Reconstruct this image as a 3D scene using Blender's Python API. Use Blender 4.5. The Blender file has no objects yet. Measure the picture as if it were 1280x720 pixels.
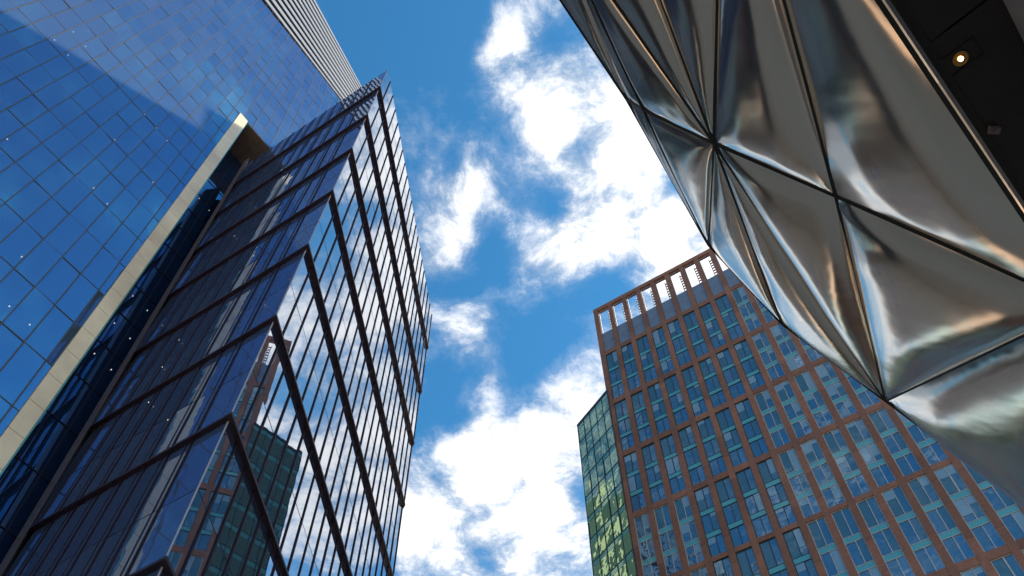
import bpy, math, random
from mathutils import Vector, Matrix
random.seed(7)
rad = math.radians
scene = bpy.context.scene
COL = scene.collection

# ------------------------------------------------------------------ camera
EYE = Vector((0.0, 0.0, 1.7))
FPX, PITCH, ROLL = 1034.94, 1.03850857, -3.898e-3        # focal length in photo pixels (1280 wide)
_f = Vector((0, math.cos(PITCH), math.sin(PITCH)))
_u0 = Vector((0, -math.sin(PITCH), math.cos(PITCH)))
_r0 = Vector((1, 0, 0))
_r = _r0 * math.cos(ROLL) + _u0 * math.sin(ROLL)
_u = -_r0 * math.sin(ROLL) + _u0 * math.cos(ROLL)
cam_d = bpy.data.cameras.new('camera')
cam = bpy.data.objects.new('camera', cam_d)
COL.objects.link(cam)
cam.matrix_world = Matrix(((_r.x, _u.x, -_f.x, EYE.x), (_r.y, _u.y, -_f.y, EYE.y),
                           (_r.z, _u.z, -_f.z, EYE.z), (0, 0, 0, 1)))
cam_d.sensor_width = 36.0
cam_d.lens = FPX / 1280 * 36.0
cam_d.clip_start = 0.1
cam_d.clip_end = 5000
scene.camera = cam


def ray(px, py):
    d = _f * FPX + _r * (px - 640) - _u * (py - 360)
    return d.normalized()


def proj(p):
    v = Vector(p) - EYE
    w = v.dot(_f)
    if w < 0.1:
        return None
    return (640 + FPX * v.dot(_r) / w, 360 - FPX * v.dot(_u) / w, w)


def hdir(az):
    return Vector((math.sin(rad(az)), math.cos(rad(az)), 0))


# ------------------------------------------------------------------ sky, sun, exposure
SUN_AZ, SUN_EL = 80.0, 42.0
world = bpy.data.worlds.new('World')
scene.world = world
world.use_nodes = True
nt = world.node_tree
for n in list(nt.nodes):
    nt.nodes.remove(n)


def nd(tree, kind, x=0, y=0, **kw):
    n = tree.nodes.new(kind)
    n.location = (x, y)
    for k, v in kw.items():
        setattr(n, k, v)
    return n


def math_n(tree, op, a=None, b=None, c=None, clamp=False):
    n = nd(tree, 'ShaderNodeMath', operation=op, use_clamp=clamp)
    for i, v in enumerate((a, b, c)):
        if v is None:
            continue
        if isinstance(v, (int, float)):
            n.inputs[i].default_value = v
        else:
            tree.links.new(v, n.inputs[i])
    return n.outputs[0]


def vmath(tree, op, a=None, b=None):
    n = nd(tree, 'ShaderNodeVectorMath', operation=op)
    for i, v in enumerate((a, b)):
        if v is None:
            continue
        if isinstance(v, (tuple, list, Vector)):
            n.inputs[i].default_value = tuple(v)
        else:
            tree.links.new(v, n.inputs[i])
    return n


def maprange(tree, val, a, b, c=0.0, d=1.0, smooth=True):
    n = nd(tree, 'ShaderNodeMapRange')
    n.interpolation_type = 'SMOOTHSTEP' if smooth else 'LINEAR'
    tree.links.new(val, n.inputs[0])
    for i, v in zip((1, 2, 3, 4), (a, b, c, d)):
        n.inputs[i].default_value = v
    return n.outputs[0]


def noise(tree, vec, scale, detail=6.0, rough=0.55, dist=0.0):
    n = nd(tree, 'ShaderNodeTexNoise')
    tree.links.new(vec, n.inputs['Vector'])
    n.inputs['Scale'].default_value = scale
    n.inputs['Detail'].default_value = detail
    n.inputs['Roughness'].default_value = rough
    n.inputs['Distortion'].default_value = dist
    return n


def mixc(tree, fac, a, b, blend='MIX'):
    n = nd(tree, 'ShaderNodeMix', data_type='RGBA', blend_type=blend)
    for i, v in ((0, fac), (6, a), (7, b)):
        if isinstance(v, (int, float)):
            n.inputs[i].default_value = v
        elif isinstance(v, (tuple, list)):
            n.inputs[i].default_value = tuple(v) + ((1.0,) if len(v) == 3 else ())
        else:
            tree.links.new(v, n.inputs[i])
    return n.outputs[2]


sky = nd(nt, 'ShaderNodeTexSky')
sky.sky_type = 'NISHITA'
sky.sun_disc = False
sky.sun_elevation = rad(SUN_EL)
sky.sun_rotation = rad(SUN_AZ)
sky.air_density = 1.0
sky.dust_density = 0.6
sky.ozone_density = 3.0
tc = nd(nt, 'ShaderNodeTexCoord')
DIR = tc.outputs['Generated']
sep = nd(nt, 'ShaderNodeSeparateXYZ')
nt.links.new(DIR, sep.inputs[0])
zz = math_n(nt, 'MAXIMUM', math_n(nt, 'ADD', sep.outputs[2], 0.12), 0.06)
comb = nd(nt, 'ShaderNodeCombineXYZ')
nt.links.new(math_n(nt, 'DIVIDE', sep.outputs[0], zz), comb.inputs[0])
nt.links.new(math_n(nt, 'DIVIDE', sep.outputs[1], zz), comb.inputs[1])
UV = comb.outputs[0]
warp = noise(nt, UV, 5.0, 3.0, 0.5)
wv = vmath(nt, 'SUBTRACT', warp.outputs['Color'], (0.5, 0.5, 0.5)).outputs[0]
sc_ = nd(nt, 'ShaderNodeVectorMath', operation='SCALE')
nt.links.new(wv, sc_.inputs[0])
sc_.inputs[3].default_value = 0.10
UVW = vmath(nt, 'ADD', UV, sc_.outputs[0]).outputs[0]
DW = vmath(nt, 'ADD', DIR, sc_.outputs[0]).outputs[0]
n1 = noise(nt, UVW, 9.0, 11.0, 0.70)
n2 = noise(nt, UV, 1.7, 3.0, 0.5)
# the cloud banks of the day: (direction given as a place in the photo, angular radius in px, strength)
BANKS = [(628, 62, 52, .75), (622, 125, 34, .55), (680, 128, 55, .8), (688, 190, 46, .75), (690, -20, 60, .8), (715, 105, 85, .9), (775, 185, 100, 1.0), (735, 245, 60, .8),
         (590, 225, 70, .9), (545, 275, 60, .7), (685, 312, 60, 1.0), (750, 305, 70, 1.0), (830, 295, 75, 1.0), (870, 350, 60, 1.0), (810, 380, 40, .8), (600, 60, 45, .55), (560, 110, 40, .3), (640, 25, 40, .5),
         (565, 410, 46, .75), (540, 320, 42, .6), (595, 395, 30, .4), (602, 455, 52, .9), (720, 530, 80, 1.1), (625, 560, 85, 1.1), (560, 650, 110, 1.2),
         (690, 620, 80, .9), (660, 700, 95, .9), (740, 700, 60, .7), (900, 120, 130, .8), (980, 330, 160, .8), (850, 520, 160, .9),
         (1040, 560, 170, .8), (470, 640, 90, .8)]
CLEAR = [(760, 250, 26, .6), (720, 190, 22, .5), (600, 260, 22, .5), (560, 200, 25, .5), (640, 500, 26, .5), (560, 590, 28, .5), (730, 620, 30, .4), (610, 680, 26, .5), (680, 560, 22, .4), (500, 30, 120, .8), (640, 440, 40, .5), (560, 500, 45, .7), (590, 345, 30, .4), (700, 430, 55, .7), (630, 610, 34, .75), (700, 670, 30, .5),
         (640, 180, 22, .3), (570, 140, 36, .4), (690, 260, 26, .5), (760, 360, 40, .4), (850, 240, 24, .5), (610, 300, 30, .4), (710, 30, 40, .3)]
bank = None
for lst, sgn in ((BANKS, 1), (CLEAR, -1)):
    for (px, py, rp, w) in lst:
        c = ray(px, py)
        k = FPX / c.dot(_f)
        dist = vmath(nt, 'DISTANCE', DW, c).outputs[1]
        m = maprange(nt, dist, 0.0, rp * 1.25 / k, w * sgn, 0.0)
        bank = m if bank is None else math_n(nt, 'ADD', bank, m)
bank = math_n(nt, 'MINIMUM', bank, 1.15)
# elsewhere in the sky: cloud out of view, thickened to whiten the ambient light
cview = ray(650, 330)
away = maprange(nt, vmath(nt, 'DISTANCE', DIR, cview).outputs[1], 0.42, 0.75)
rest_ = math_n(nt, 'MULTIPLY', away, maprange(nt, n2.outputs['Fac'], 0.28, 0.52, 0.0, 1.0))
gap_c = hdir(118) * math.cos(rad(70)) + Vector((0, 0, math.sin(rad(70))))      # a clear patch of sky high on the right
gap = maprange(nt, vmath(nt, 'DISTANCE', DIR, gap_c).outputs[1], 0.30, 0.62)
rest_ = math_n(nt, 'MULTIPLY', rest_, gap)
gap_d = hdir(234) * math.cos(rad(50)) + Vector((0, 0, math.sin(rad(50))))      # and a broken one behind
rest_ = math_n(nt, 'MULTIPLY', rest_, maprange(nt, vmath(nt, 'DISTANCE', DIR, gap_d).outputs[1], 0.30, 0.72, 0.12, 1.0))
cov = math_n(nt, 'ADD', bank, math_n(nt, 'MULTIPLY', rest_, 0.85))
dens = math_n(nt, 'ADD', math_n(nt, 'MULTIPLY', cov, 0.58), math_n(nt, 'MULTIPLY', math_n(nt, 'SUBTRACT', n1.outputs['Fac'], 0.5), 1.95))
cloud = maprange(nt, dens, 0.04, 0.74)
wisp = maprange(nt, dens, -0.12, 0.35, 0.0, 0.16)
cloud = math_n(nt, 'MAXIMUM', cloud, wisp)
n3 = noise(nt, UVW, 9.0, 7.0, 0.6)
shade = maprange(nt, n3.outputs['Fac'], 0.40, 0.62, 0.0, 1.0)
thick = maprange(nt, dens, 0.35, 0.75)
greyf = math_n(nt, 'MULTIPLY', math_n(nt, 'SUBTRACT', 1.0, thick), math_n(nt, 'SUBTRACT', 1.0, shade))
CLOUD_W, CLOUD_G = (8.6, 8.6, 8.7), (4.3, 4.9, 5.7)
ccol = mixc(nt, greyf, CLOUD_W, CLOUD_G)
skyc = mixc(nt, 1.0, sky.outputs[0], (0.42, 1.20, 1.42), 'MULTIPLY')
final = mixc(nt, cloud, skyc, ccol)
bg = nd(nt, 'ShaderNodeBackground')
nt.links.new(final, bg.inputs[0])
bg.inputs[1].default_value = 0.10
wout = nd(nt, 'ShaderNodeOutputWorld')
nt.links.new(bg.outputs[0], wout.inputs[0])

sd = bpy.data.lights.new('sun', 'SUN')
sd.energy = 5.0
sd.angle = rad(0.4)
sd.color = (1.0, 0.93, 0.82)
sun = bpy.data.objects.new('sun', sd)
COL.objects.link(sun)
sv = Vector((math.sin(rad(SUN_AZ)) * math.cos(rad(SUN_EL)), math.cos(rad(SUN_AZ)) * math.cos(rad(SUN_EL)), math.sin(rad(SUN_EL))))
sun.rotation_euler = sv.to_track_quat('Z', 'Y').to_euler()
sun.location = sv * 200

vs = scene.view_settings
vs.view_transform = 'Standard'
vs.look = 'None'
vs.gamma = 1.0
vs.use_curve_mapping = False
vs.exposure = 0.6
scene.cycles.max_bounces = 10
scene.cycles.glossy_bounces = 6
scene.cycles.diffuse_bounces = 3
scene.cycles.caustics_reflective = False
scene.cycles.caustics_refractive = False
scene.cycles.sample_clamp_indirect = 8.0


# ------------------------------------------------------------------ materials
def new_mat(name):
    m = bpy.data.materials.new(name)
    m.use_nodes = True
    t = m.node_tree
    for n in list(t.nodes):
        t.nodes.remove(n)
    out = nd(t, 'ShaderNodeOutputMaterial')
    return m, t, out


def island(t):
    return nd(t, 'ShaderNodeNewGeometry').outputs['Random Per Island']


def wavy(t, scale, strength, dist=0.02):
    co = nd(t, 'ShaderNodeTexCoord').outputs['Object']
    nz = noise(t, co, scale, 2.0, 0.5)
    b = nd(t, 'ShaderNodeBump')
    b.inputs['Strength'].default_value = strength
    b.inputs['Distance'].default_value = dist
    t.links.new(nz.outputs['Fac'], b.inputs['Height'])
    return b.outputs[0]


def glass_mat(name, inside, inside2, tint, base, rough=0.015, wave=(0.35, 0.25, 0.03), ior=1.5, spread=0.5, low=0.72):
    """coated architectural glass: a dim room behind, a tinted mirror in front that gets stronger at grazing angles"""
    m, t, out = new_mat(name)
    rnd = island(t)
    w = wavy(t, wave[0], wave[1], wave[2])
    dif = nd(t, 'ShaderNodeBsdfDiffuse')
    t.links.new(mixc(t, rnd, inside, inside2), dif.inputs[0])
    gl = nd(t, 'ShaderNodeBsdfGlossy')
    gl.inputs['Roughness'].default_value = rough
    t.links.new(w, gl.inputs['Normal'])
    t.links.new(mixc(t, math_n(t, 'MULTIPLY', rnd, spread), tint, tuple(c * low for c in tint)), gl.inputs[0])
    fr = nd(t, 'ShaderNodeFresnel')
    fr.inputs[0].default_value = ior
    fac = math_n(t, 'ADD', math_n(t, 'MULTIPLY', fr.outputs[0], 1.0 - base), base, clamp=True)
    mx = nd(t, 'ShaderNodeMixShader')
    t.links.new(fac, mx.inputs[0])
    t.links.new(dif.outputs[0], mx.inputs[1])
    t.links.new(gl.outputs[0], mx.inputs[2])
    t.links.new(mx.outputs[0], out.inputs[0])
    return m


def plain(name, col, rough=0.5, metal=0.0, var=0.15, nscale=2.0, spec=0.5, isl=0.0):
    m, t, out = new_mat(name)
    p = nd(t, 'ShaderNodeBsdfPrincipled')
    co = nd(t, 'ShaderNodeTexCoord').outputs['Object']
    nz = noise(t, co, nscale, 6.0, 0.6)
    lo = tuple(c * (1 - var) for c in col)
    hi = tuple(min(1, c * (1 + var)) for c in col)
    c = mixc(t, maprange(t, nz.outputs['Fac'], 0.3, 0.7, smooth=False), lo, hi)
    if isl:
        c = mixc(t, math_n(t, 'MULTIPLY', island(t), isl), c, (0, 0, 0))
    t.links.new(c, p.inputs['Base Color'])
    p.inputs['Roughness'].default_value = rough
    p.inputs['Metallic'].default_value = metal
    p.inputs['Specular IOR Level'].default_value = spec
    t.links.new(p.outputs[0], out.inputs[0])
    return m


def emit(name, col, s):
    m, t, out = new_mat(name)
    e = nd(t, 'ShaderNodeEmission')
    e.inputs[0].default_value = (*col, 1)
    e.inputs[1].default_value = s
    t.links.new(e.outputs[0], out.inputs[0])
    return m


M = {}
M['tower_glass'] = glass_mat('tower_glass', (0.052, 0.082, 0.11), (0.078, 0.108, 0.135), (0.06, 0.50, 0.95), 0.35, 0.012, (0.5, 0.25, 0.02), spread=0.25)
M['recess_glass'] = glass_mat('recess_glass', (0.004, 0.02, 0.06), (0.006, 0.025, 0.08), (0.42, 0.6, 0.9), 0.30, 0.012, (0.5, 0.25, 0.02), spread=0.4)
M['prow_glass'] = glass_mat('prow_glass', (0.016, 0.035, 0.085), (0.022, 0.045, 0.11), (0.93, 0.96, 1.0), 0.55, 0.006, (0.35, 0.2, 0.012), spread=0.2)
M['prow_glass_blue'] = glass_mat('prow_glass_blue', (0.035, 0.07, 0.16), (0.075, 0.125, 0.24), (0.60, 0.72, 0.95), 0.24, 0.02, (0.4, 0.5, 0.03), spread=0.5)
M['bay_glass'] = glass_mat('bay_glass', (0.006, 0.03, 0.10), (0.07, 0.19, 0.24), (0.60, 0.82, 1.0), 0.38, 0.01, (0.5, 0.5, 0.05), spread=1.0, low=0.3)
M['spandrel_glass'] = glass_mat('spandrel_glass', (0.06, 0.30, 0.34), (0.10, 0.38, 0.42), (0.55, 0.8, 0.9), 0.12, 0.05, (0.5, 0.3, 0.03))
M['blind'] = glass_mat('blind_behind_glass', (0.10, 0.22, 0.24), (0.24, 0.36, 0.40), (0.60, 0.80, 0.98), 0.22, 0.02, (0.5, 0.4, 0.04), spread=0.6)
M['green_glass'] = glass_mat('green_glass', (0.01, 0.05, 0.045), (0.02, 0.08, 0.07), (0.55, 0.82, 0.68), 0.40, 0.015, (0.5, 0.5, 0.10), spread=0.8)
M['far_glass'] = glass_mat('far_glass', (0.003, 0.014, 0.04), (0.004, 0.02, 0.055), (0.25, 0.42, 0.75), 0.20, 0.02)
M['mullion'] = plain('mullion_metal', (0.085, 0.075, 0.07), 0.45, 0.4)
M['fin'] = plain('fin_metal', (0.016, 0.008, 0.014), 0.5, 0.0, spec=0.25)
M['ledge'] = plain('ledge_metal', (0.03, 0.017, 0.024), 0.4, 0.2)
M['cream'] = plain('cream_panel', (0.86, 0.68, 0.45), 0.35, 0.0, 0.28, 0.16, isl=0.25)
M['soffit_brown'] = plain('soffit_panel', (0.13, 0.10, 0.08), 0.5)
M['grey_column'] = plain('grey_metal', (0.20, 0.17, 0.17), 0.45, 0.2)
M['louver'] = plain('louver_metal', (0.24, 0.25, 0.275), 0.5, 0.0)
M['dark'] = plain('dark_backing', (0.012, 0.013, 0.016), 0.6)
M['core'] = plain('core_wall', (0.03, 0.04, 0.06), 0.6)
M['zinc'] = plain('zinc_panel', (0.15, 0.215, 0.30), 0.4, 0.1, isl=0.15)
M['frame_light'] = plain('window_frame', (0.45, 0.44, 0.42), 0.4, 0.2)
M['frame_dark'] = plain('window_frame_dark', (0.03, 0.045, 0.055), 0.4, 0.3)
M['steel'] = plain('steel_lattice', (0.28, 0.27, 0.27), 0.5, 0.3)
M['soffit_dark'] = plain('soffit_black', (0.022, 0.021, 0.022), 0.5)
M['gasket'] = plain('gasket', (0.008, 0.012, 0.011), 0.5)
M['trim'] = plain('trim_steel', (0.42, 0.42, 0.43), 0.15, 1.0, 0.05)
M['pale_wall'] = plain('pale_wall', (0.34, 0.34, 0.36), 0.5)
M['white_lamp'] = emit('white_lamp', (1.0, 0.97, 0.9), 0.7)
M['warm_lamp'] = emit('warm_lamp', (1.0, 0.62, 0.25), 9.0)
M['brass'] = plain('brass_reflector', (0.75, 0.42, 0.14), 0.25, 1.0, 0.05)
M['far_frame'] = plain('far_frame', (0.05, 0.055, 0.06), 0.5)

# brick
m, t, out = new_mat('brown_brick')
p = nd(t, 'ShaderNodeBsdfPrincipled')
co = nd(t, 'ShaderNodeTexCoord').outputs['Object']
sx = nd(t, 'ShaderNodeSeparateXYZ')
t.links.new(co, sx.inputs[0])
cx = nd(t, 'ShaderNodeCombineXYZ')
t.links.new(math_n(t, 'ADD', sx.outputs[0], sx.outputs[1]), cx.inputs[0])
t.links.new(sx.outputs[2], cx.inputs[1])
br = nd(t, 'ShaderNodeTexBrick')
t.links.new(cx.outputs[0], br.inputs[0])
br.inputs['Scale'].default_value = 1.0
br.inputs['Brick Width'].default_value = 0.32
br.inputs['Row Height'].default_value = 0.10
br.inputs['Mortar Size'].default_value = 0.010
br.inputs['Color1'].default_value = (0.245, 0.120, 0.080, 1)
br.inputs['Color2'].default_value = (0.18, 0.088, 0.060, 1)
br.inputs['Mortar'].default_value = (0.16, 0.105, 0.085, 1)
nz = noise(t, co, 0.25, 6.0, 0.6)
c = mixc(t, 1.0, br.outputs[0], mixc(t, island(t), (0.78, 0.78, 0.80), (1.18, 1.16, 1.14)), 'MULTIPLY')
c = mixc(t, 1.0, c, mixc(t, maprange(t, nz.outputs[0], .3, .7, smooth=False), (0.8, 0.8, 0.8), (1.2, 1.15, 1.1)), 'MULTIPLY')
t.links.new(c, p.inputs['Base Color'])
p.inputs['Roughness'].default_value = 0.75
t.links.new(p.outputs[0], out.inputs[0])
M['brick'] = m

# polished metal skin
m, t, out = new_mat('quilted_metal')
p = nd(t, 'ShaderNodeBsdfPrincipled')
p.inputs['Base Color'].default_value = (0.94, 0.785, 0.63, 1)
p.inputs['Metallic'].default_value = 1.0
co = nd(t, 'ShaderNodeTexCoord').outputs['Object']
nz = noise(t, co, 1.2, 8.0, 0.7)
t.links.new(maprange(t, nz.outputs[0], 0.3, 0.75, 0.11, 0.21, smooth=False), p.inputs['Roughness'])
t.links.new(wavy(t, 1.3, 0.10, 0.10), p.inputs['Normal'])
t.links.new(p.outputs[0], out.inputs[0])
M['quilt'] = m

# plaza paving
m, t, out = new_mat('plaza_paving')
p = nd(t, 'ShaderNodeBsdfPrincipled')
co = nd(t, 'ShaderNodeTexCoord').outputs['Object']
br = nd(t, 'ShaderNodeTexBrick')
t.links.new(co, br.inputs[0])
br.inputs['Scale'].default_value = 1.0
br.inputs['Brick Width'].default_value = 1.2
br.inputs['Row Height'].default_value = 0.6
br.inputs['Mortar Size'].default_value = 0.012
br.inputs['Color1'].default_value = (0.62, 0.46, 0.35, 1)
br.inputs['Color2'].default_value = (0.54, 0.40, 0.30, 1)
br.inputs['Mortar'].default_value = (0.06, 0.055, 0.05, 1)
t.links.new(br.outputs[0], p.inputs['Base Color'])
p.inputs['Roughness'].default_value = 0.7
t.links.new(p.outputs[0], out.inputs[0])
M['paving'] = m


# ------------------------------------------------------------------ builders
class MB:
    def __init__(self):
        self.v, self.f = [], []

    def quad(self, a, b, c, d):
        n = len(self.v)
        self.v += [tuple(a), tuple(b), tuple(c), tuple(d)]
        self.f.append((n, n + 1, n + 2, n + 3))
        return self

    def hexa(self, p):
        """p: eight corners, bottom ring 0-3 and top ring 4-7"""
        n = len(self.v)
        self.v += [tuple(q) for q in p]
        for q in ((3, 2, 1, 0), (4, 5, 6, 7), (0, 1, 5, 4), (1, 2, 6, 5), (2, 3, 7, 6), (3, 0, 4, 7)):
            self.f.append(tuple(n + i for i in q))
        return self

    def box(self, x0, x1, y0, y1, z0, z1):
        return self.hexa([(x0, y0, z0), (x1, y0, z0), (x1, y1, z0), (x0, y1, z0),
                          (x0, y0, z1), (x1, y0, z1), (x1, y1, z1), (x0, y1, z1)])

    def bar(self, a, b, w, d, nrm):
        """straight bar from a to b, width w across, depth d along nrm (starting on the line)"""
        a, b, nrm = Vector(a), Vector(b), Vector(nrm).normalized()
        x = (b - a).normalized()
        s = x.cross(nrm).normalized() * (w / 2)
        o = nrm * d
        return self.hexa([a - s, a + s, a + s + o, a - s + o, b - s, b + s, b + s + o, b - s + o])

    def disc(self, c, nrm, r, h, n=14):
        c, nrm = Vector(c), Vector(nrm).normalized()
        x = nrm.orthogonal().normalized()
        y = nrm.cross(x)
        k = len(self.v)
        for i in range(n):
            a = 2 * math.pi * i / n
            self.v.append(tuple(c + (x * math.cos(a) + y * math.sin(a)) * r))
        for i in range(n):
            a = 2 * math.pi * i / n
            self.v.append(tuple(c + nrm * h + (x * math.cos(a) + y * math.sin(a)) * r))
        self.f.append(tuple(range(k + n - 1, k - 1, -1)))
        self.f.append(tuple(range(k + n, k + 2 * n)))
        for i in range(n):
            j = (i + 1) % n
            self.f.append((k + i, k + j, k + n + j, k + n + i))
        return self

    def add(self, o):
        n = len(self.v)
        self.v += o.v
        self.f += [tuple(n + i for i in q) for q in o.f]
        return self

    def build(self, name, mat, parent=None, smooth=False):
        me = bpy.data.meshes.new(name)
        me.from_pydata([tuple(x) for x in self.v], [], self.f)
        me.materials.append(mat)
        if smooth:
            for q in me.polygons:
                q.use_smooth = True
        me.update()
        o = bpy.data.objects.new(name, me)
        COL.objects.link(o)
        if parent is not None:
            o.parent = parent
        return o


def thing(name, label, cat, loc=(0, 0, 0), rz=0.0, group=None):
    o = bpy.data.objects.new(name, None)
    COL.objects.link(o)
    o.location = loc
    o.rotation_euler = (0, 0, rz)
    o.empty_display_size = 1.0
    o['label'] = label
    o['category'] = cat
    if group:
        o['group'] = group
    return o


def world_of(root, p):
    c, s = math.cos(root.rotation_euler.z), math.sin(root.rotation_euler.z)
    return Vector((root.location.x + c * p[0] - s * p[1], root.location.y + s * p[0] + c * p[1], root.location.z + p[2]))


def shown(root, mb):
    """how large a piece shows in the photo (0 when outside the frame)"""
    q = [proj(world_of(root, v)) for v in mb.v]
    if any(a is None for a in q):
        return 0.0
    x0, x1 = min(a[0] for a in q), max(a[0] for a in q)
    y0, y1 = min(a[1] for a in q), max(a[1] for a in q)
    w = min(x1, 1280) - max(x0, 0)
    h = min(y1, 720) - max(y0, 0)
    return w * h if w > 0 and h > 0 else 0.0


def individuals(root, name, mbs, mat, cap=100, smooth=False, hidden=None):
    """the cap largest in view as parts of their own, the rest as one part"""
    order = sorted(mbs, key=lambda b: -(0 if hidden and hidden(b) else shown(root, b)))
    for b in order[:cap]:
        b.build(name, mat, root, smooth)
    if order[cap:]:
        r = MB()
        for b in order[cap:]:
            r.add(b)
        o = r.build(name, mat, root, smooth)
        o['kind'] = 'stuff'


# ------------------------------------------------------------------ ground
g = MB().quad((-900, -900, 0), (900, -900, 0), (900, 900, 0), (-900, 900, 0)).build('plaza', M['paving'])
g['kind'] = 'structure'

# ------------------------------------------------------------------ tall glass tower (left)
TA = 0.14275                                              # the facade leans back this much per metre of height
tower = thing('glass_tower', 'tall blue glass tower leaning back at the left, with a cream stripe and louvered crown', 'skyscraper',
              hdir(-56.4) * 30.55, rad(56.4))


def ta(s, z, o=0.0):
    return Vector((s, z * TA + o, z))                     # o > 0 is inward


S_OFF, DS, Z0, DZ = 0.42, 1.492, 61.1, 4.40
S_R = 29.2


def pier_l(z):
    return 8.3 + (z - 32.9) * 0.0065


def pier_r(z):
    return 9.22 + (z - 30.7) * 0.0112


Z_SOF = 96.5
Z_TOP = 150.0


def z_louv(s):
    return 151.45 - 0.098 * (s - 1.12) if s > -8 else 152.3


panes, backs = [], []
cols = [S_OFF + DS * k for k in range(-21, 20)]
rows = [Z0 + DZ * j for j in range(-12, 21)]
for i in range(len(cols) - 1):
    for j in range(len(rows) - 1):
        s0, s1 = cols[i] + 0.03, cols[i + 1] - 0.03
        za, zb = rows[j] + 0.03, rows[j + 1] - 0.03
        if za > Z_TOP - 1:
            continue
        zb = min(zb, z_louv((s0 + s1) / 2) - 0.3)
        todo = []
        if s1 <= pier_l(zb) - 0.02 or za >= Z_SOF:
            todo.append((s0, s1, za, zb))
        else:
            if zb > Z_SOF + 0.5:                          # the part above the notch
                todo.append((s0, s1, max(za, Z_SOF + 0.2), zb))
            if s0 < pier_l(za) - 0.2 and za < Z_SOF:      # the part left of the pier
                zc = min(zb, Z_SOF + 0.17)
                todo.append((s0, pier_l((za + zc) / 2) - 0.02, za, zc))
        for (s0_, s1_, za_, zb_) in todo:
            d = [random.gauss(0, 0.011) for _ in range(3)]
            panes.append(MB().quad(ta(s0_, za_, d[0]), ta(s1_, za_, d[1]), ta(s1_, zb_, d[1] + d[2]), ta(s0_, zb_, d[0] + d[2])))
individuals(tower, 'glass_pane', panes, M['tower_glass'])
# mullions (up the slope) and transoms (level)
mull, trans = [], []
nout = Vector((0, -1, TA)).normalized()
for s in cols:
    lo = 8.0
    if s > pier_l(60) - 0.05:
        lo = Z_SOF + 0.2
    mull.append(MB().bar(ta(s, lo, 0.03), ta(s, z_louv(s) - 0.2, 0.03), 0.08, 0.07, nout))
for z in rows:
    if z > Z_TOP:
        continue
    s1 = pier_l(z) - 0.03 if z < Z_SOF else S_R
    trans.append(MB().bar(ta(cols[0], z, 0.03), ta(s1, z, 0.03), 0.06, 0.05, nout))
individuals(tower, 'mullion', mull, M['mullion'])
individuals(tower, 'transom', trans, M['mullion'])
# body behind the glass
b = MB()
b.hexa([ta(-31, 0, 0.35), ta(8.2, 0, 0.35), ta(8.2, 0, 45), ta(-31, 0, 45),
        ta(-31, Z_TOP, 0.35), ta(8.6, Z_TOP, 0.35), ta(8.6, Z_TOP, 23), ta(-31, Z_TOP, 23)])
b.hexa([ta(8.6, 0, 4.6), ta(S_R, 0, 4.6), ta(S_R, 0, 45), ta(8.6, 0, 45),
        ta(8.6, Z_SOF + 0.05, 4.6), ta(S_R, Z_SOF + 0.05, 4.6), ta(S_R, Z_SOF + 0.05, 30), ta(8.6, Z_SOF + 0.05, 30)])
b.hexa([ta(8.62, Z_SOF + 0.1, 0.35), ta(S_R, Z_SOF + 0.1, 0.35), ta(S_R, Z_SOF + 0.1, 30), ta(8.62, Z_SOF + 0.1, 30),
        ta(8.62, Z_TOP, 0.35), ta(S_R, Z_TOP, 0.35), ta(S_R, Z_TOP, 23), ta(8.62, Z_TOP, 23)])
b.build('core_wall', M['core'], tower)
# cream pier made of stacked panels
z = 4.0
pp = []
while z < Z_SOF - 0.1:
    z1 = min(z + 2.2 + 0.022 * max(0, z - 20), Z_SOF + 0.15)
    a, c = z + 0.02, z1 - 0.02
    pp.append(MB().hexa([ta(pier_l(a), a, -0.12), ta(pier_r(a), a, -0.12), ta(pier_r(a), a, 0.5), ta(pier_l(a), a, 0.5),
                         ta(pier_l(c), c, -0.12), ta(pier_r(c), c, -0.12), ta(pier_r(c), c, 0.5), ta(pier_l(c), c, 0.5)]))
    z = z1
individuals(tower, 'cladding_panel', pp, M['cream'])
# added teal strip for the lens colour fringe on the pier, soffit of the notch
MB().hexa([ta(pier_r(4) + .01, 4, -.10), ta(pier_r(4) + .10, 4, -.10), ta(pier_r(4) + .10, 4, .5), ta(pier_r(4) + .01, 4, .5),
           ta(pier_r(96) + .01, 96, -.10), ta(pier_r(96) + .10, 96, -.10), ta(pier_r(96) + .10, 96, .5), ta(pier_r(96) + .01, 96, .5)]
          ).build('edge_trim', plain('teal_fringe', (0.10, 0.34, 0.30), 0.2, 0.3), tower)
sf = MB()
for k in range(7):
    a, c = 9.98 + k * 2.75, 9.98 + (k + 1) * 2.75 - 0.05
    for (o0, o1) in ((0.02, 2.05), (2.10, 4.2)):
        sf.hexa([ta(a, Z_SOF, o0), ta(c, Z_SOF, o0), ta(c, Z_SOF, o1), ta(a, Z_SOF, o1),
                 ta(a, Z_SOF + .09, o0), ta(c, Z_SOF + .09, o0), ta(c, Z_SOF + .09, o1), ta(a, Z_SOF + .09, o1)])
sf.build('soffit', M['soffit_brown'], tower)
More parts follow.
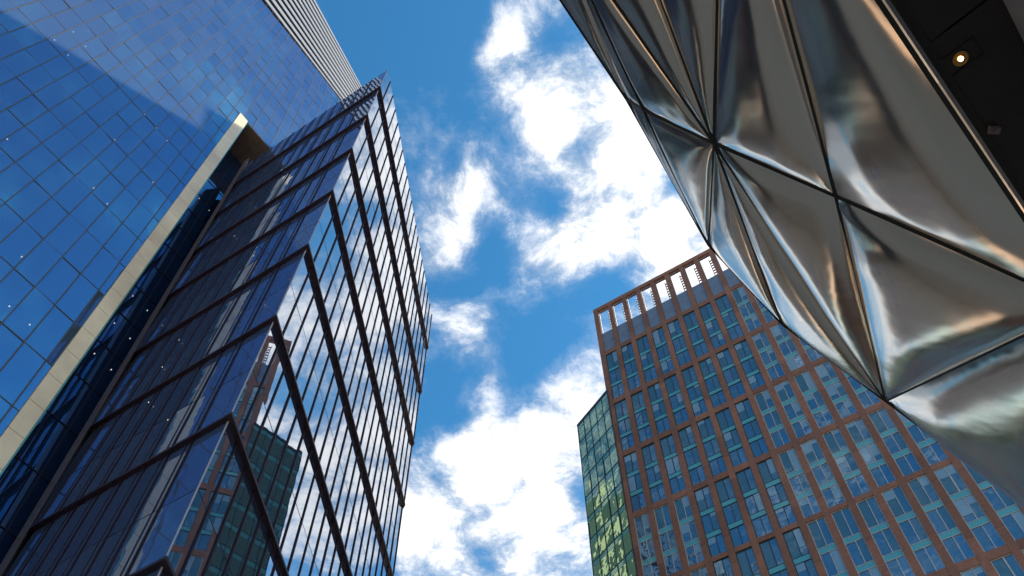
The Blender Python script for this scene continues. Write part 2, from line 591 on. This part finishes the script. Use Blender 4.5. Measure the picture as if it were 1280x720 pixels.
# recessed glass in the notch
rp, rm = [], []
rows_r = [Z_SOF - 4.4 * k - 3.0 for k in range(0, 22)]
cols_r = [9.4 + 1.492 * k for k in range(0, 14)]
for i in range(len(cols_r) - 1):
    for j in range(len(rows_r) - 1):
        za, zb = rows_r[j + 1] + 0.03, rows_r[j] - 0.03
        d = [random.gauss(0, 0.006) for _ in range(2)]
        rp.append(MB().quad(ta(cols_r[i] + .03, za, 4.2 + d[0]), ta(cols_r[i + 1] - .03, za, 4.2 + d[1]),
                            ta(cols_r[i + 1] - .03, zb, 4.2 + d[1]), ta(cols_r[i] + .03, zb, 4.2 + d[0])))
for s in cols_r:
    rp.append(MB().quad(ta(s + .03, rows_r[0] + .03, 4.2), ta(s + 1.46, rows_r[0] + .03, 4.2), ta(s + 1.46, Z_SOF - .02, 4.2), ta(s + .03, Z_SOF - .02, 4.2)))
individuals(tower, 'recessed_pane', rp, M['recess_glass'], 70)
for s in cols_r[1:]:
    rm.append(MB().bar(ta(s, 5, 4.23), ta(s, Z_SOF - .02, 4.23), 0.08, 0.12, nout))
for z in rows_r:
    rm.append(MB().bar(ta(cols_r[0], z, 4.23), ta(cols_r[-1], z, 4.23), 0.07, 0.08, nout))
individuals(tower, 'recess_mullion', rm, M['fin'])
# louvered crown: blades that fan out along the sloping parapet
NB = 11
back = MB().quad(ta(-6, 152.35, 0.5), ta(21.9, 149.6, 0.5), ta(26.4, 177.0, 0.5), ta(-6, 216.5, 0.5))
back.quad(ta(21.9, 149.6, 0.5), ta(S_R, 148.8, 0.5), ta(S_R, 173, 0.5), ta(26.4, 177.0, 0.5)).build('louver_backing', M['dark'], tower)
blades = []
for k in range(NB):
    f0 = (k + 0.02) / NB
    f1 = (k + 0.50) / NB

    def at(fr, s):
        zb_ = 151.45 - 0.098 * (s - 1.12)
        zt_ = 199.7 - 1.237 * (s - 8.14)
        return zb_ + (zt_ - zb_) * fr
    sr = 28.9 if k < 4 else 27.5
    blades.append(MB().hexa([ta(-6, at(f0, -6), .05), ta(sr, at(f0, sr), .05), ta(sr, at(f0, sr), .20), ta(-6, at(f0, -6), .20),
                             ta(-6, at(f1, -6), .05), ta(sr, at(f1, sr), .05), ta(sr, at(f1, sr), .20), ta(-6, at(f1, -6), .20)]))
for bl in blades:
    bl.build('louver_blade', M['louver'], tower)
MB().bar(ta(-6, 152.0, .03), ta(S_R, 148.9, .03), 0.5, 0.15, nout).build('crown_sill', M['louver'], tower)
# little white lamps seen on the glass
DOTS_A = [(68, 50), (91.5, 40), (107, 58), (85, 69), (9, 174), (143.5, 175), (180.6, 143), (195, 160), (209, 176), (117, 235),
          (134, 254.6), (191, 228), (27, 321), (11.5, 383), (37, 406)]
DOTS_R = [(249, 248), (261.5, 263), (166, 370), (184, 388), (143, 404), (162.5, 423), (118, 442), (139, 462)]
inv = Matrix.Rotation(-tower.rotation_euler.z, 3, 'Z')


def on_tower(px, o):
    d = inv @ ray(*px)
    e = inv @ (EYE - tower.location)
    k = (e.y - TA * e.z - o) / (TA * d.z - d.y)
    return e + d * k


for lst, o in ((DOTS_A, -0.02), (DOTS_R, 4.18)):
    for px in lst:
        MB().disc(on_tower(px, o), nout, 0.038, 0.03, 10).build('lamp', M['white_lamp'], tower)

# ------------------------------------------------------------------ prow building
PB = hdir(-28.05) * 27.2
AL, AR = -57.4, 5.6
dl, dr = hdir(AL), hdir(AR)
nL, nR = hdir(AL - 90), hdir(AR + 90)
prow = thing('prow_building', 'wedge shaped glass office building with a sharp corner and dark ledges at every level', 'office building', PB)
cosLR = nL.dot(nR)


def corner(w):
    """corner of the two faces set w metres inside the ledge line"""
    a = -w / (1 + cosLR)
    return (nL + nR) * a


LEV = [1.7 + 27.2 * (0.780 + 0.3066 * k) for k in range(-2, 8)]
LEV[0] = 6.0
ZROOF = 1.7 + 27.2 * 3.19
OV = 0.20                                                 # each level's glass hangs this far over the one below


def s_left(z):
    return 13.45 + (z - 31.46) * 0.1118


S_RIGHT = 31.0


def pb(face, s, z, w):
    c = corner(w)
    d = dl if face == 'L' else dr
    q = c + d * s
    return Vector((q.x, q.y, z))


gp, gpl, fins, tr = [], [], [], []
for k in range(len(LEV)):
    z0 = LEV[k]
    z1 = LEV[k + 1] if k + 1 < len(LEV) else ZROOF
    H = z1 - z0
    top = (k + 1 == len(LEV))
    wt = OV * H / 8.34

    def W(z):
        return 0.02 + wt * (z - z0) / H
    for face in 'LR':
        smax = s_left((z0 + z1) / 2) if face == 'L' else S_RIGHT
        n_out = (nL if face == 'L' else nR)
        first = 2.1 if face == 'L' else 1.30
        ss = [0.0] + [first + 1.545 * i for i in range(30) if first + 1.545 * i < smax - 0.3]
        edges = ss + [smax]
        zt = z1 - (0.02 if not top else 0.0)
        zmid = z0 + H * 0.46
        for i in range(len(edges) - 1):
            a, c = edges[i], edges[i + 1]
            if i:
                a += 0.03
            if i + 2 < len(edges):
                c -= 0.03
            p4 = MB()
            for (za, zb) in ((z0 + 0.12, zmid - 0.025), (zmid + 0.025, zt)):
                j = [random.gauss(0, 0.010 if face == 'L' else 0.0035) for _ in range(2)] if i else [0, 0]
                q = [pb(face, a, za, W(za) + j[0]), pb(face, c, za, W(za) + j[1]), pb(face, c, zb, W(zb) + j[1]), pb(face, a, zb, W(zb) + j[0])]
                if face == 'L':
                    q = q[::-1]
                p4.quad(*q)
            (gpl if face == 'L' else gp).append(p4)
        for s in ss[1:]:
            za, zb = z0 + 0.05, (z1 - 0.02 if not top else z1 + 0.10)
            fins.append(MB().bar(pb(face, s, za, W(za) + 0.03), pb(face, s, zb, W(zb) + 0.03), 0.085 if face == 'R' else 0.10, 0.10 if face == 'R' else 0.09, n_out))
        if face == 'L':                                   # each fin has a slimmer twin
            for s in ss[1:]:
                if s + .42 < smax:
                    fins.append(MB().bar(pb(face, s + .42, z0 + .1, W(z0 + .1) + .03), pb(face, s + .42, z1 - .03, W(z1 - .03) + .03), 0.05, 0.06, n_out))
        tr.append(MB().bar(pb(face, 0.0, zmid, W(zmid) + 0.03), pb(face, smax, zmid, W(zmid) + 0.03), 0.05, 0.035, n_out))
    # corner strip where the panes meet
    MB().bar(pb('L', 0, z0 + .1, W(z0 + .1) + .02), pb('L', 0, zt, W(zt) + .02), 0.07, 0.05, (nL + nR)).build('corner_trim', M['louver'], prow)
    # ledge under this level: one chevron running round the corner
    lo, hi = z0 - 0.05, z0 + 0.10
    win, wout = OV + 0.02, -0.05
    sl = s_left(z0)
    A_, B_, C_ = [], [], []
    mb = MB()
    ol, oc, orr = pb('L', sl, 0, wout), pb('L', 0, 0, wout), pb('R', S_RIGHT + 0.1, 0, wout)
    il, ic, ir = pb('L', sl, 0, win), pb('L', 0, 0, win), pb('R', S_RIGHT + 0.1, 0, win)
    n0 = len(mb.v)
    for zz_ in (lo, hi):
        for q in (ol, oc, orr, ir, ic, il):
            mb.v.append((q.x, q.y, zz_))
    mb.f += [(0, 1, 4, 5), (1, 2, 3, 4), (6, 11, 10, 7), (7, 10, 9, 8), (0, 6, 7, 1), (1, 7, 8, 2), (2, 8, 9, 3), (3, 9, 10, 4), (4, 10, 11, 5), (5, 11, 6, 0)]
    mb.build('ledge', M['ledge'], prow)
individuals(prow, 'glass_pane', gp, M['prow_glass'], 60)
individuals(prow, 'blue_pane', gpl, M['prow_glass_blue'], 60)
individuals(prow, 'fin', fins, M['fin'])
individuals(prow, 'transom', tr, M['fin'])
# body behind the glass
mb = MB()
for zz_ in (0.0, ZROOF - 0.4):
    w_ = 0.9
    for q in (pb('L', (s_left(zz_) - 0.3), 0, w_), pb('L', 0, 0, w_), pb('R', S_RIGHT - 0.05, 0, w_)):
        mb.v.append((q.x, q.y, zz_))
    q = pb('R', S_RIGHT - 0.05, 0, w_) + dl * (s_left(zz_) + 12)
    mb.v.append((q.x, q.y, zz_))
mb.f += [(0, 1, 2, 3), (7, 6, 5, 4), (0, 4, 5, 1), (1, 5, 6, 2), (2, 6, 7, 3), (3, 7, 4, 0)]
mb.build('core_wall', M['core'], prow)
# slim metal column closing the joint to the tower
mb = MB()
for z in (2.0, 90.0):
    for (ds, o) in ((0.05, -0.05), (0.85, -0.05), (0.85, 0.9), (0.05, 0.9)):
        q = pb('L', s_left(z) + ds, z, o)
        mb.v.append(tuple(q))
mb.f += [(0, 1, 2, 3), (7, 6, 5, 4), (0, 4, 5, 1), (1, 5, 6, 2), (2, 6, 7, 3), (3, 7, 4, 0)]
mb.build('joint_column', M['grey_column'], prow)


def on_prow(px, n, w):
    d = ray(*px)
    k = ((PB - EYE).dot(n) - w) / d.dot(n)
    return EYE + d * k - PB


for px in [(293, 295), (317, 320), (224, 425), (203, 459), (186, 503), (210, 525)]:
    MB().disc(on_prow(px, nL, 0.0), nL, 0.03, 0.03, 10).build('lamp', M['white_lamp'], prow)

# ------------------------------------------------------------------ brick block
PC = hdir(10.43) * 64.0
brick = thing('brick_building', 'brown brick apartment block with a grid of three storey window bays and an open crown', 'apartment block', PC, rad(-32.6))
U0, DU, WW, NCOL = 0.70, 2.245, 1.60, 24
ROWT = [90.62, 80.5, 71.2, 62.07, 53.22, 43.75, 34.5, 25.2, 15.9]
ROWB = [81.32, 72.0, 62.8, 53.75, 44.5, 35.25, 26.0, 16.7, 7.4]
UEND = U0 + NCOL * DU
ZR = 102.2
fr = MB()
GAP = 0.004
for k in range(NCOL + 1):
    u0 = 0.0 if k == 0 else U0 + (k - 1) * DU + WW
    u1 = U0 + k * DU if k < NCOL else UEND + 0.3
    zc_ = 0.0
    while zc_ < ZR - 0.76:
        zn_ = min(zc_ + 3.07, ZR - 0.75)
        fr.box(u0, u1, 0.0, 0.62, zc_, zn_ - 0.014)
        zc_ = zn_
fr_b = MB()
for k in range(NCOL):
    u0, u1 = U0 + k * DU + GAP, U0 + k * DU + WW - GAP
    for (a, c) in [(90.62, 91.38)] + [(ROWT[i + 1], ROWB[i]) for i in range(8)] + [(0, ROWB[8])]:
        fr.box(u0, u1, 0.03, 0.60, a, c)
fr.box(-0.03, UEND + 0.33, -0.03, 0.66, ZR - 0.745, ZR)
fr.build('brick_frame', M['brick'], brick)
# window bays
bays = []
for k in range(NCOL):
    for i in range(9):
        bays.append((k, i))


def bay_parts(k, i):
    u0, u1 = U0 + k * DU, U0 + k * DU + WW
    zb, zt = ROWB[i], ROWT[i]
    h3 = (zt - zb) / 3
    frame, glass, sp = MB(), MB(), MB()
    yf = 0.12
    e = 0.06
    frame.box(u0 + .004, u0 + e, yf, yf + .12, zb + .004, zt - .004)
    frame.box(u1 - e, u1 - .004, yf, yf + .12, zb + .004, zt - .004)
    frame.box(u0 + e, u1 - e, yf + .003, yf + .12, zb + .004, zb + e)
    frame.box(u0 + e, u1 - e, yf + .003, yf + .12, zt - e, zt - .004)
    um = u0 + e + (u1 - u0 - 2 * e) * 0.56
    cas = []
    for fl in range(3):
        a, c = zb + fl * h3, zb + (fl + 1) * h3
        a = a + e if fl == 0 else a + 0.03
        c = c - e if fl == 2 else c - 0.60
        if fl < 2:
            sp.box(u0 + e, u1 - e, yf + .03, yf + .10, c + .05, c + 0.60 - .05 + 0.03)
            frame.box(u0 + e, u1 - e, yf + .006, yf + .12, c, c + .045)
            frame.box(u0 + e, u1 - e, yf + .006, yf + .12, c + .585, c + .63)
        frame.box(um - .03, um + .03, yf + .009, yf + .12, a, c)
        j = [random.gauss(0, 0.007) for _ in range(4)]
        glass.quad((u0 + e, yf + .07 + j[0], a), (um - .03, yf + .07 + j[1], a), (um - .03, yf + .07 + j[1], c), (u0 + e, yf + .07 + j[0], c))
        glass.quad((um + .03, yf + .07 + j[2], a), (u1 - e, yf + .07 + j[3], a), (u1 - e, yf + .07 + j[3], c), (um + .03, yf + .07 + j[2], c))
        cas.append((um + .03, u1 - e, a, c))
    return frame, glass, sp, cas, (u0 + e, um - .03, yf + .05)


def bay_size(ki):
    k, i = ki
    q = MB().box(U0 + k * DU, U0 + k * DU + WW, 0, .1, ROWB[i], ROWT[i])
    s_ = shown(brick, q)
    c = proj(world_of(brick, (U0 + (k + .5) * DU, 0, (ROWB[i] + ROWT[i]) / 2)))
    # bays behind the metal skin rank last
    if c and c[0] > 885 and c[1] < 305 + (c[0] - 885) * 0.84:
        s_ *= 0.01
    return s_


bays.sort(key=lambda b_: -bay_size(b_))
rest = (MB(), MB(), MB())
for idx, (k, i) in enumerate(bays):
    frame, glass, sp, cas, (bu0, bu1, by) = bay_parts(k, i)
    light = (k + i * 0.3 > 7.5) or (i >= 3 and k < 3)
    if idx < 100:
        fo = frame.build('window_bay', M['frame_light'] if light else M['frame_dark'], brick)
        glass.build('glass', M['bay_glass'], fo)
        for q_ in range(0, len(sp.v), 8):
            one = MB()
            one.v, one.f = sp.v[q_:q_ + 8], [tuple(x_ - q_ for x_ in f_) for f_ in sp.f[q_ // 8 * 6:q_ // 8 * 6 + 6]]
            one.build('spandrel', M['spandrel_glass'], fo)
        for (a, b2, z0, z1) in cas:
            for (ba, bb) in ((bu0, bu1), (a, b2)):
                if random.random() < 0.26:
                    drop = (z1 - z0) * random.choice((.2, .35, .5, .7, 1.0))
                    MB().quad((ba + .02, by, z1 - drop), (bb - .02, by, z1 - drop), (bb - .02, by, z1 - .01), (ba + .02, by, z1 - .01)).build('blind', M['blind'], fo)
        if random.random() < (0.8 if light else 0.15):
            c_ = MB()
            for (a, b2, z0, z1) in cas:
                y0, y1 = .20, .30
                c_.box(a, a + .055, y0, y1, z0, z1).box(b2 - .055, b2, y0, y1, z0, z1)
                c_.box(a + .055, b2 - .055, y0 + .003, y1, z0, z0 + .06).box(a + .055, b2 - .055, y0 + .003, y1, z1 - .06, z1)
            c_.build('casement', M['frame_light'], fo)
    else:
        for r_, m_ in zip(rest, (frame, glass, sp)):
            r_.add(m_)
fo = rest[0].build('window_bay', M['frame_dark'], brick)
fo['kind'] = 'stuff'
rest[1].build('glass', M['bay_glass'], fo)
rest[2].build('spandrel', M['spandrel_glass'], fo)
# crown: zinc panels below open slots
for k in range(NCOL):
    u0, u1 = U0 + k * DU, U0 + k * DU + WW
    MB().box(u0 + .02, u1 - .02, 0.22, 0.40, 91.40, 93.55).box(u0 + .02, u1 - .02, 0.22, 0.40, 93.59, 95.80).build('crown_panel', M['zinc'], brick)
    if k < 14:
        st = MB()
        st.box(u1 - .50, u1 - .42, 1.0, 1.08, 95.8, 101.4).box(u1 - .10, u1 - .02, 1.0, 1.08, 95.8, 101.4)
        for r_ in range(8):
            st.box(u1 - .42, u1 - .10, 1.01, 1.07, 96.2 + r_ * .65, 96.45 + r_ * .65)
        st.box(u0 + .02, u0 + .10, 0.25, 0.33, 95.82, 101.4).box(u0 + .1, u1 - .02, 0.25, 0.33, 101.2, 101.4)
        st.build('steel_lattice', M['steel'], brick)
MB().box(0.03, UEND + 0.2, 0.63, 22, 0.0, 95.75).build('core_wall', M['core'], brick)

# ------------------------------------------------------------------ green glass wing beside the brick block
PG = PC + hdir(122.6) * 0.15 - hdir(32.6) * 0.05
wing = thing('green_glass_building', 'green glass block standing against the left edge of the brick apartment block', 'glass building', PG, math.atan2(math.cos(rad(-32)), math.sin(rad(-32))) - math.pi)
# local x runs from far end (negative) to the brick corner (0); local y inward
LG, ZG = 6.5, 83.4
gpn, gsp, gml = [], [], []
nfl = 26
for fl in range(nfl):
    z1 = ZG - 0.35 - fl * 3.1
    z0 = z1 - 3.1
    for c in range(5):
        x0, x1 = -LG + c * LG / 5 + .03, -LG + (c + 1) * LG / 5 - .03
        j = [random.gauss(0, 0.02) for _ in range(2)]
        gpn.append(MB().quad((x0, j[0], z0 + .03), (x1, j[1], z0 + .03), (x1, j[1], z1 - .75), (x0, j[0], z1 - .75)))
        gsp.append(MB().quad((x0, 0.01, z1 - .70), (x1, 0.01, z1 - .70), (x1, 0.01, z1 - .03), (x0, 0.01, z1 - .03)))
    gml.append(MB().box(-LG, 0, -.05, .1, z1 - .03, z1 + .03))
for c in range(6):
    x = -LG + c * LG / 5
    gml.append(MB().box(x - .03, x + .03, -.06, .1, 1, ZG))
individuals(wing, 'glass_pane', gpn, M['green_glass'], 100)
individuals(wing, 'spandrel', gsp, M['spandrel_glass'], 40)
individuals(wing, 'mullion', gml, M['frame_dark'], 60)
MB().box(-LG - .05, 0, -.08, 14, ZG - .3, ZG + .05).build('parapet', M['frame_dark'], wing)
MB().box(-LG + .02, -.05, .15, 13.8, 0, ZG - .35).build('core_wall', M['core'], wing)

# ------------------------------------------------------------------ metal clad building (right)


def node(px, py, hgt):
    d = ray(px, py)
    return EYE + d * (hgt / d.z)


ND = dict(N1=node(893, 179, 9.8), N2=node(1045, 245, 9.3), N3=node(1107, 501, 11.2), N4=node(805, 137, 10.25), S4=node(784, 124, 10.5),
          N5=node(886, 306, 11.4), N6=node(978, 405, 11.4), X=node(1354, 383, 8.0), Z=node(1420, 735, 10.7),
          Q1=node(684, -122, 9.4), SQ=node(619, -125, 9.8), Q2=node(705, -330, 8.7), M2=node(903, -290, 8.0))
bld = thing('metal_clad_building', 'building at right wrapped in bulging polished metal panels above a black ceiling', 'building', (6.5, 3.0, 0))
BO = Vector((6.5, 3.0, 0))


def pillow(a, b, c, amp, N=30):
    soft = a == 'N2' and c == 'M2'                       # the long panel over the lower edge is flatter
    a, b, c = (ND[k] - BO if isinstance(k, str) else k for k in (a, b, c))
    n = (b - a).cross(c - a).normalized()
    cen = (a + b + c) / 3 + BO
    if n.dot(EYE - cen) < 0:
        n = -n
    size = math.sqrt((b - a).cross(c - a).length / 2)
    mb = MB()
    idx = {}
    ph = random.random() * 6
    g_ = 0.012
    for i in range(N + 1):
        for j in range(N + 1 - i):
            l1, l2 = i / N, j / N
            l3 = 1 - l1 - l2
            pr = max(0.0, 27 * l1 * l2 * l3)
            hh = 1.75 * amp * size * (pr ** (0.9 if soft else 0.5))
            hh += size * 0.006 * math.sin(9 * l1 + ph) * math.cos(8 * l2 - ph) * min(1, pr * 3)
            idx[(i, j)] = len(mb.v)
            mb.v.append(tuple(a * l1 + b * l2 + c * l3 + n * (hh + 0.0)))
    for i in range(N):
        for j in range(N - i):
            mb.f.append((idx[(i, j)], idx[(i + 1, j)], idx[(i, j + 1)]))
            if i + j < N - 1:
                mb.f.append((idx[(i + 1, j)], idx[(i + 1, j + 1)], idx[(i, j + 1)]))
    # consistent outward winding
    f0 = mb.f[len(mb.f) // 2]
    pa, pb_, pc = (Vector(mb.v[q]) for q in f0)
    if (pb_ - pa).cross(pc - pa).dot(n) < 0:
        mb.f = [q[::-1] for q in mb.f]
    return mb


TRI = [('SQ', 'S4', 'Q1', 0.030), ('S4', 'N4', 'Q1', 0.036), ('N4', 'N1', 'Q1', 0.045), ('N1', 'Q2', 'Q1', 0.042), ('N1', 'M2', 'Q2', 0.048), ('N1', 'N2', 'M2', 0.054),
       ('N2', 'X', 'M2', 0.034), ('N2', 'N3', 'X', 0.060), ('N3', 'Z', 'X', 0.048), ('N1', 'N3', 'N2', 0.054), ('N1', 'N6', 'N3', 0.051), ('N1', 'N5', 'N6', 0.048),
       ('N4', 'N5', 'N1', 0.048), ('S4', 'N5', 'N4', 0.030)]
seams = set()
for (a, b_, c, amp) in TRI:
    pillow(a, b_, c, amp).build('cladding_panel', M['quilt'], bld, True)
    for e in ((a, b_), (b_, c), (c, a)):
        seams.add(tuple(sorted(e)))
for (a, b_) in sorted(seams):
    if (a, b_) in (('Q1', 'S4'),):
        continue
    va, vb = ND[a] - BO, ND[b_] - BO
    tow = (EYE - BO - (va + vb) / 2).normalized()
    MB().bar(va - tow * 0.06, vb - tow * 0.06, 0.05, 0.075, tow).build('seam', M['gasket'], bld)
# the skin turns back out of sight above the widest line
inw = Vector((0.74, -0.67, 0))
rear = MB()
ch = ['SQ', 'S4', 'N5', 'N6', 'N3', 'Z']
for a, b_ in zip(ch, ch[1:]):
    va, vb = ND[a] - BO, ND[b_] - BO
    up1, up2 = inw * 1.6 + Vector((0, 0, 3.0)), inw * 6 + Vector((0, 0, 3.6))
    rear.quad(va, vb, vb + up1, va + up1)
    rear.quad(va + up1, vb + up1, vb + up2, va + up2)
rear.build('rear_cladding', M['quilt'], bld)
# lower edge trim and black soffit
e0, e1 = ND['M2'] - BO, ND['X'] - BO
ed = (e1 - e0).normalized()
ein = Vector((ed.y, -ed.x, 0))
if ein.x < 0:
    ein = -ein
e0x, e1x = e0 - ed * 8, e1 + ed * 1.0
MB().bar(e0x + ein * .045 + Vector((0, 0, -.01)), e1x + ein * .045 + Vector((0, 0, -.01)), 0.04, 0.03, ein).build('edge_trim', M['trim'], bld)
MB().bar(e0x + ein * 0.08 + Vector((0, 0, .0)), e1x + ein * 0.08 + Vector((0, 0, .0)), 0.04, 0.08, ein).build('edge_gasket', M['gasket'], bld)


def on_soffit(px, py, z=9.7):
    d = ray(px, py)
    return EYE + d * ((z - EYE.z) / d.z) - BO


zs = 9.7
ja, jb = on_soffit(1147, 65), on_soffit(1250, 2)
jd = (jb - ja).normalized()
sof = MB()
cuts = [-8.0, -4.6, -1.2]
off = (ja - e0).dot(ed)
cuts = [off - 7.2, off - 3.6, off, off + 3.6, off + 7.2, off + 10.8]
full = []
sk = (jd.dot(ed))
for c0, c1 in zip(cuts, cuts[1:]):
    p_ = []
    for (cc, dep) in ((c0 + .012, .165), (c1 - .012, .165), (c1 - .012, 6.0), (c0 + .012, 6.0)):
        q = e0 + ed * cc + ein * dep
        p_.append(Vector((q.x, q.y, zs)))
    full.append(MB().hexa([*p_, *[q + Vector((0, 0, .08)) for q in p_]]))
for f_ in full:
    f_.build('soffit_panel', M['soffit_dark'], bld)
MB().hexa([e0x + ein * .3 + Vector((0, 0, .15)), e1x + ein * .3 + Vector((0, 0, .15)), e1x + ein * 7 + Vector((0, 0, .15)), e0x + ein * 7 + Vector((0, 0, .15)),
           e0x + ein * .9 + Vector((0, 0, 3)), e1x + ein * .9 + Vector((0, 0, 3)), e1x + ein * 7 + Vector((0, 0, 3)), e0x + ein * 7 + Vector((0, 0, 3))]).build('core_wall', M['dark'], bld)
# recessed downlight with its access plate
lc = on_soffit(1200, 73)
pl = MB()
hx, hy = ed * 0.105, ein * 0.19
for sx_, wv_ in ((1, 0), (-1, 0)):
    a_ = lc + hx * sx_
    pl.bar(a_ - hy + Vector((0, 0, -.004)), a_ + hy + Vector((0, 0, -.004)), 0.012, 0.010, (0, 0, -1))
    b2 = lc + hy * sx_
    pl.bar(b2 - hx + Vector((0, 0, -.004)), b2 + hx + Vector((0, 0, -.004)), 0.012, 0.010, (0, 0, -1))
dlo = pl.build('downlight', M['gasket'], bld)
MB().disc(lc + Vector((0, 0, -.012)), (0, 0, 1), 0.075, 0.010, 24).build('reflector', M['brass'], dlo)
MB().disc(lc + Vector((0, 0, -.022)), (0, 0, 1), 0.024, 0.008, 18).build('bulb', M['warm_lamp'], dlo)
sc2 = on_soffit(1240, 161)
MB().box(sc2.x - .05, sc2.x + .05, sc2.y - .035, sc2.y + .035, zs - .07, zs - .003).disc(sc2 + Vector((0, 0, -.09)), (0, 0, 1), .03, .02).build('detector', M['grey_column'], bld)
# pale wall under the ceiling
wa, wb = on_soffit(1253, 0), on_soffit(1280, 54)
wd = (wb - wa).normalized()
wn = Vector((wd.y, -wd.x, 0))
if wn.x < 0:
    wn = -wn
p0, p1 = wa - wd * 6, wa + wd * 9
MB().hexa([(p0.x, p0.y, 0), (p1.x, p1.y, 0), (p1.x + wn.x, p1.y + wn.y, 0), (p0.x + wn.x, p0.y + wn.y, 0),
           (p0.x, p0.y, zs - .01), (p1.x, p1.y, zs - .01), (p1.x + wn.x, p1.y + wn.y, zs - .01), (p0.x + wn.x, p0.y + wn.y, zs - .01)]).build('wall', M['pale_wall'], bld)

# ------------------------------------------------------------------ unseen buildings outside the frame: a shadow caster, and others added to be mirrored
def slab_block(name, label, loc, rz, L, depth, prof, wall, pane, floor, bay, pier_w):
    """local x along the front, y inward; prof: list of (x0, x1, ztop_at_x0, ztop_at_x1)"""
    r_ = thing(name, label, 'building', loc, rz)
    body, gl, ribs = MB(), MB(), MB()
    for (x0, x1, za, zb) in prof:
        body.hexa([(x0, .25, 0), (x1, .25, 0), (x1, depth, 0), (x0, depth, 0), (x0, .25, za), (x1, .25, zb), (x1, depth, zb), (x0, depth, za)])
        n = max(1, int((x1 - x0) / bay))
        w = (x1 - x0) / n
        for i in range(n):
            a, c = x0 + i * w, x0 + (i + 1) * w
            zt = min(za + (zb - za) * (a - x0) / (x1 - x0), za + (zb - za) * (c - x0) / (x1 - x0)) - 1.0
            f = int(zt / floor)
            for k in range(f):
                gl.quad((a + pier_w, .1, k * floor + 1.0), (c - pier_w, .1, k * floor + 1.0), (c - pier_w, .1, (k + 1) * floor - .35), (a + pier_w, .1, (k + 1) * floor - .35))
            ribs.box(a - pier_w, a + pier_w, 0, .25, 0, zt + .9)
        for k in range(int(max(za, zb) / floor) + 1):
            if k * floor < min(za, zb) - .5:
                ribs.box(x0 + pier_w + .01, x1 - pier_w - .01, .03, .25, k * floor - .35, k * floor + 1.0)
    body.build('wall', wall, r_)
    ribs.build('facade_frame', wall, r_)
    w_ = gl.build('window_glass', pane, r_)
    w_['kind'] = 'stuff'
    return r_


pc = hdir(80) * 70
lat = hdir(170)
cb = MB()
blue = thing('blue_office_tower', 'tall blue office tower across the street whose shadow falls on the leaning glass', 'office building', pc, math.atan2(lat.y, lat.x))
# local x = lateral (az 170), local y = towards az 80
for (x0, x1, za, zb) in [(-33.8, -8.0, 169.5, 157.0), (-54, -33.8, 189.0, 177.0)]:
    cb.hexa([(x0, .2, 0), (x1, .2, 0), (x1, 26, 0), (x0, 26, 0), (x0, .2, za), (x1, .2, zb), (x1, 26, zb), (x0, 26, za)])
cb.build('core_wall', M['core'], blue)
gl, ml = MB(), MB()
for (x0, x1, za, zb) in [(-33.8, -8.0, 169.5, 157.0), (-54, -33.8, 189.0, 177.0)]:
    n = int((x1 - x0) / 1.5)
    for i in range(n):
        a, c = x0 + (x1 - x0) * i / n, x0 + (x1 - x0) * (i + 1) / n
        zt = min(za, zb)
        for k in range(int(zt / 4)):
            gl.quad((c - .04, .1, k * 4 + .05), (a + .04, .1, k * 4 + .05), (a + .04, .1, k * 4 + 3.95), (c - .04, .1, k * 4 + 3.95))
        ml.box(a - .04, a + .04, 0, .2, 0, zt)
    for k in range(int(zt / 4)):
        ml.box(x0, x1, .04, .19, k * 4 - .05, k * 4 + .05)
o_ = gl.build('curtain_wall', M['far_glass'], blue)
o_['kind'] = 'stuff'
o_ = ml.build('mullion', M['far_frame'], blue)
o_['kind'] = 'stuff'
M['stone'] = plain('beige_stone', (0.55, 0.42, 0.29), 0.8, var=0.12, nscale=0.4)  # for the unseen stone block added to warm the metal's reflections
slab_block('added_stone_building', 'added low beige stone building, unseen, mirrored in the metal panels', hdir(-14) * 62, rad(18), 21, 20,
           [(0, 21, 27, 27)], M['stone'], M['far_glass'], 4.2, 3.5, 0.7)

# dark tower with one pale strip, hidden behind the two glass buildings and added to put a bright streak in the green block
tw = thing('added_streak_tower', 'added dark green tower with one pale strip, unseen, mirrored as a streak in the green glass block', 'office building', (-47, 83, 0), math.atan2(math.cos(rad(17)), math.sin(rad(17))))
# local x = az 17, local y = az -73 (away)
MB().box(-16, -1.2, 0, 20, 0, 128).box(1.2, 14, 0, 20, 0, 128).build('wall', plain('dark_green_wall', (0.03, 0.07, 0.05), 0.4), tw)
MB().box(-1.2, 1.2, -.4, 20, 0, 132).build('streak_strip', plain('pale_stone', (0.75, 0.68, 0.42), 0.6), tw)  # pale strip added so its reflection makes the bright streak
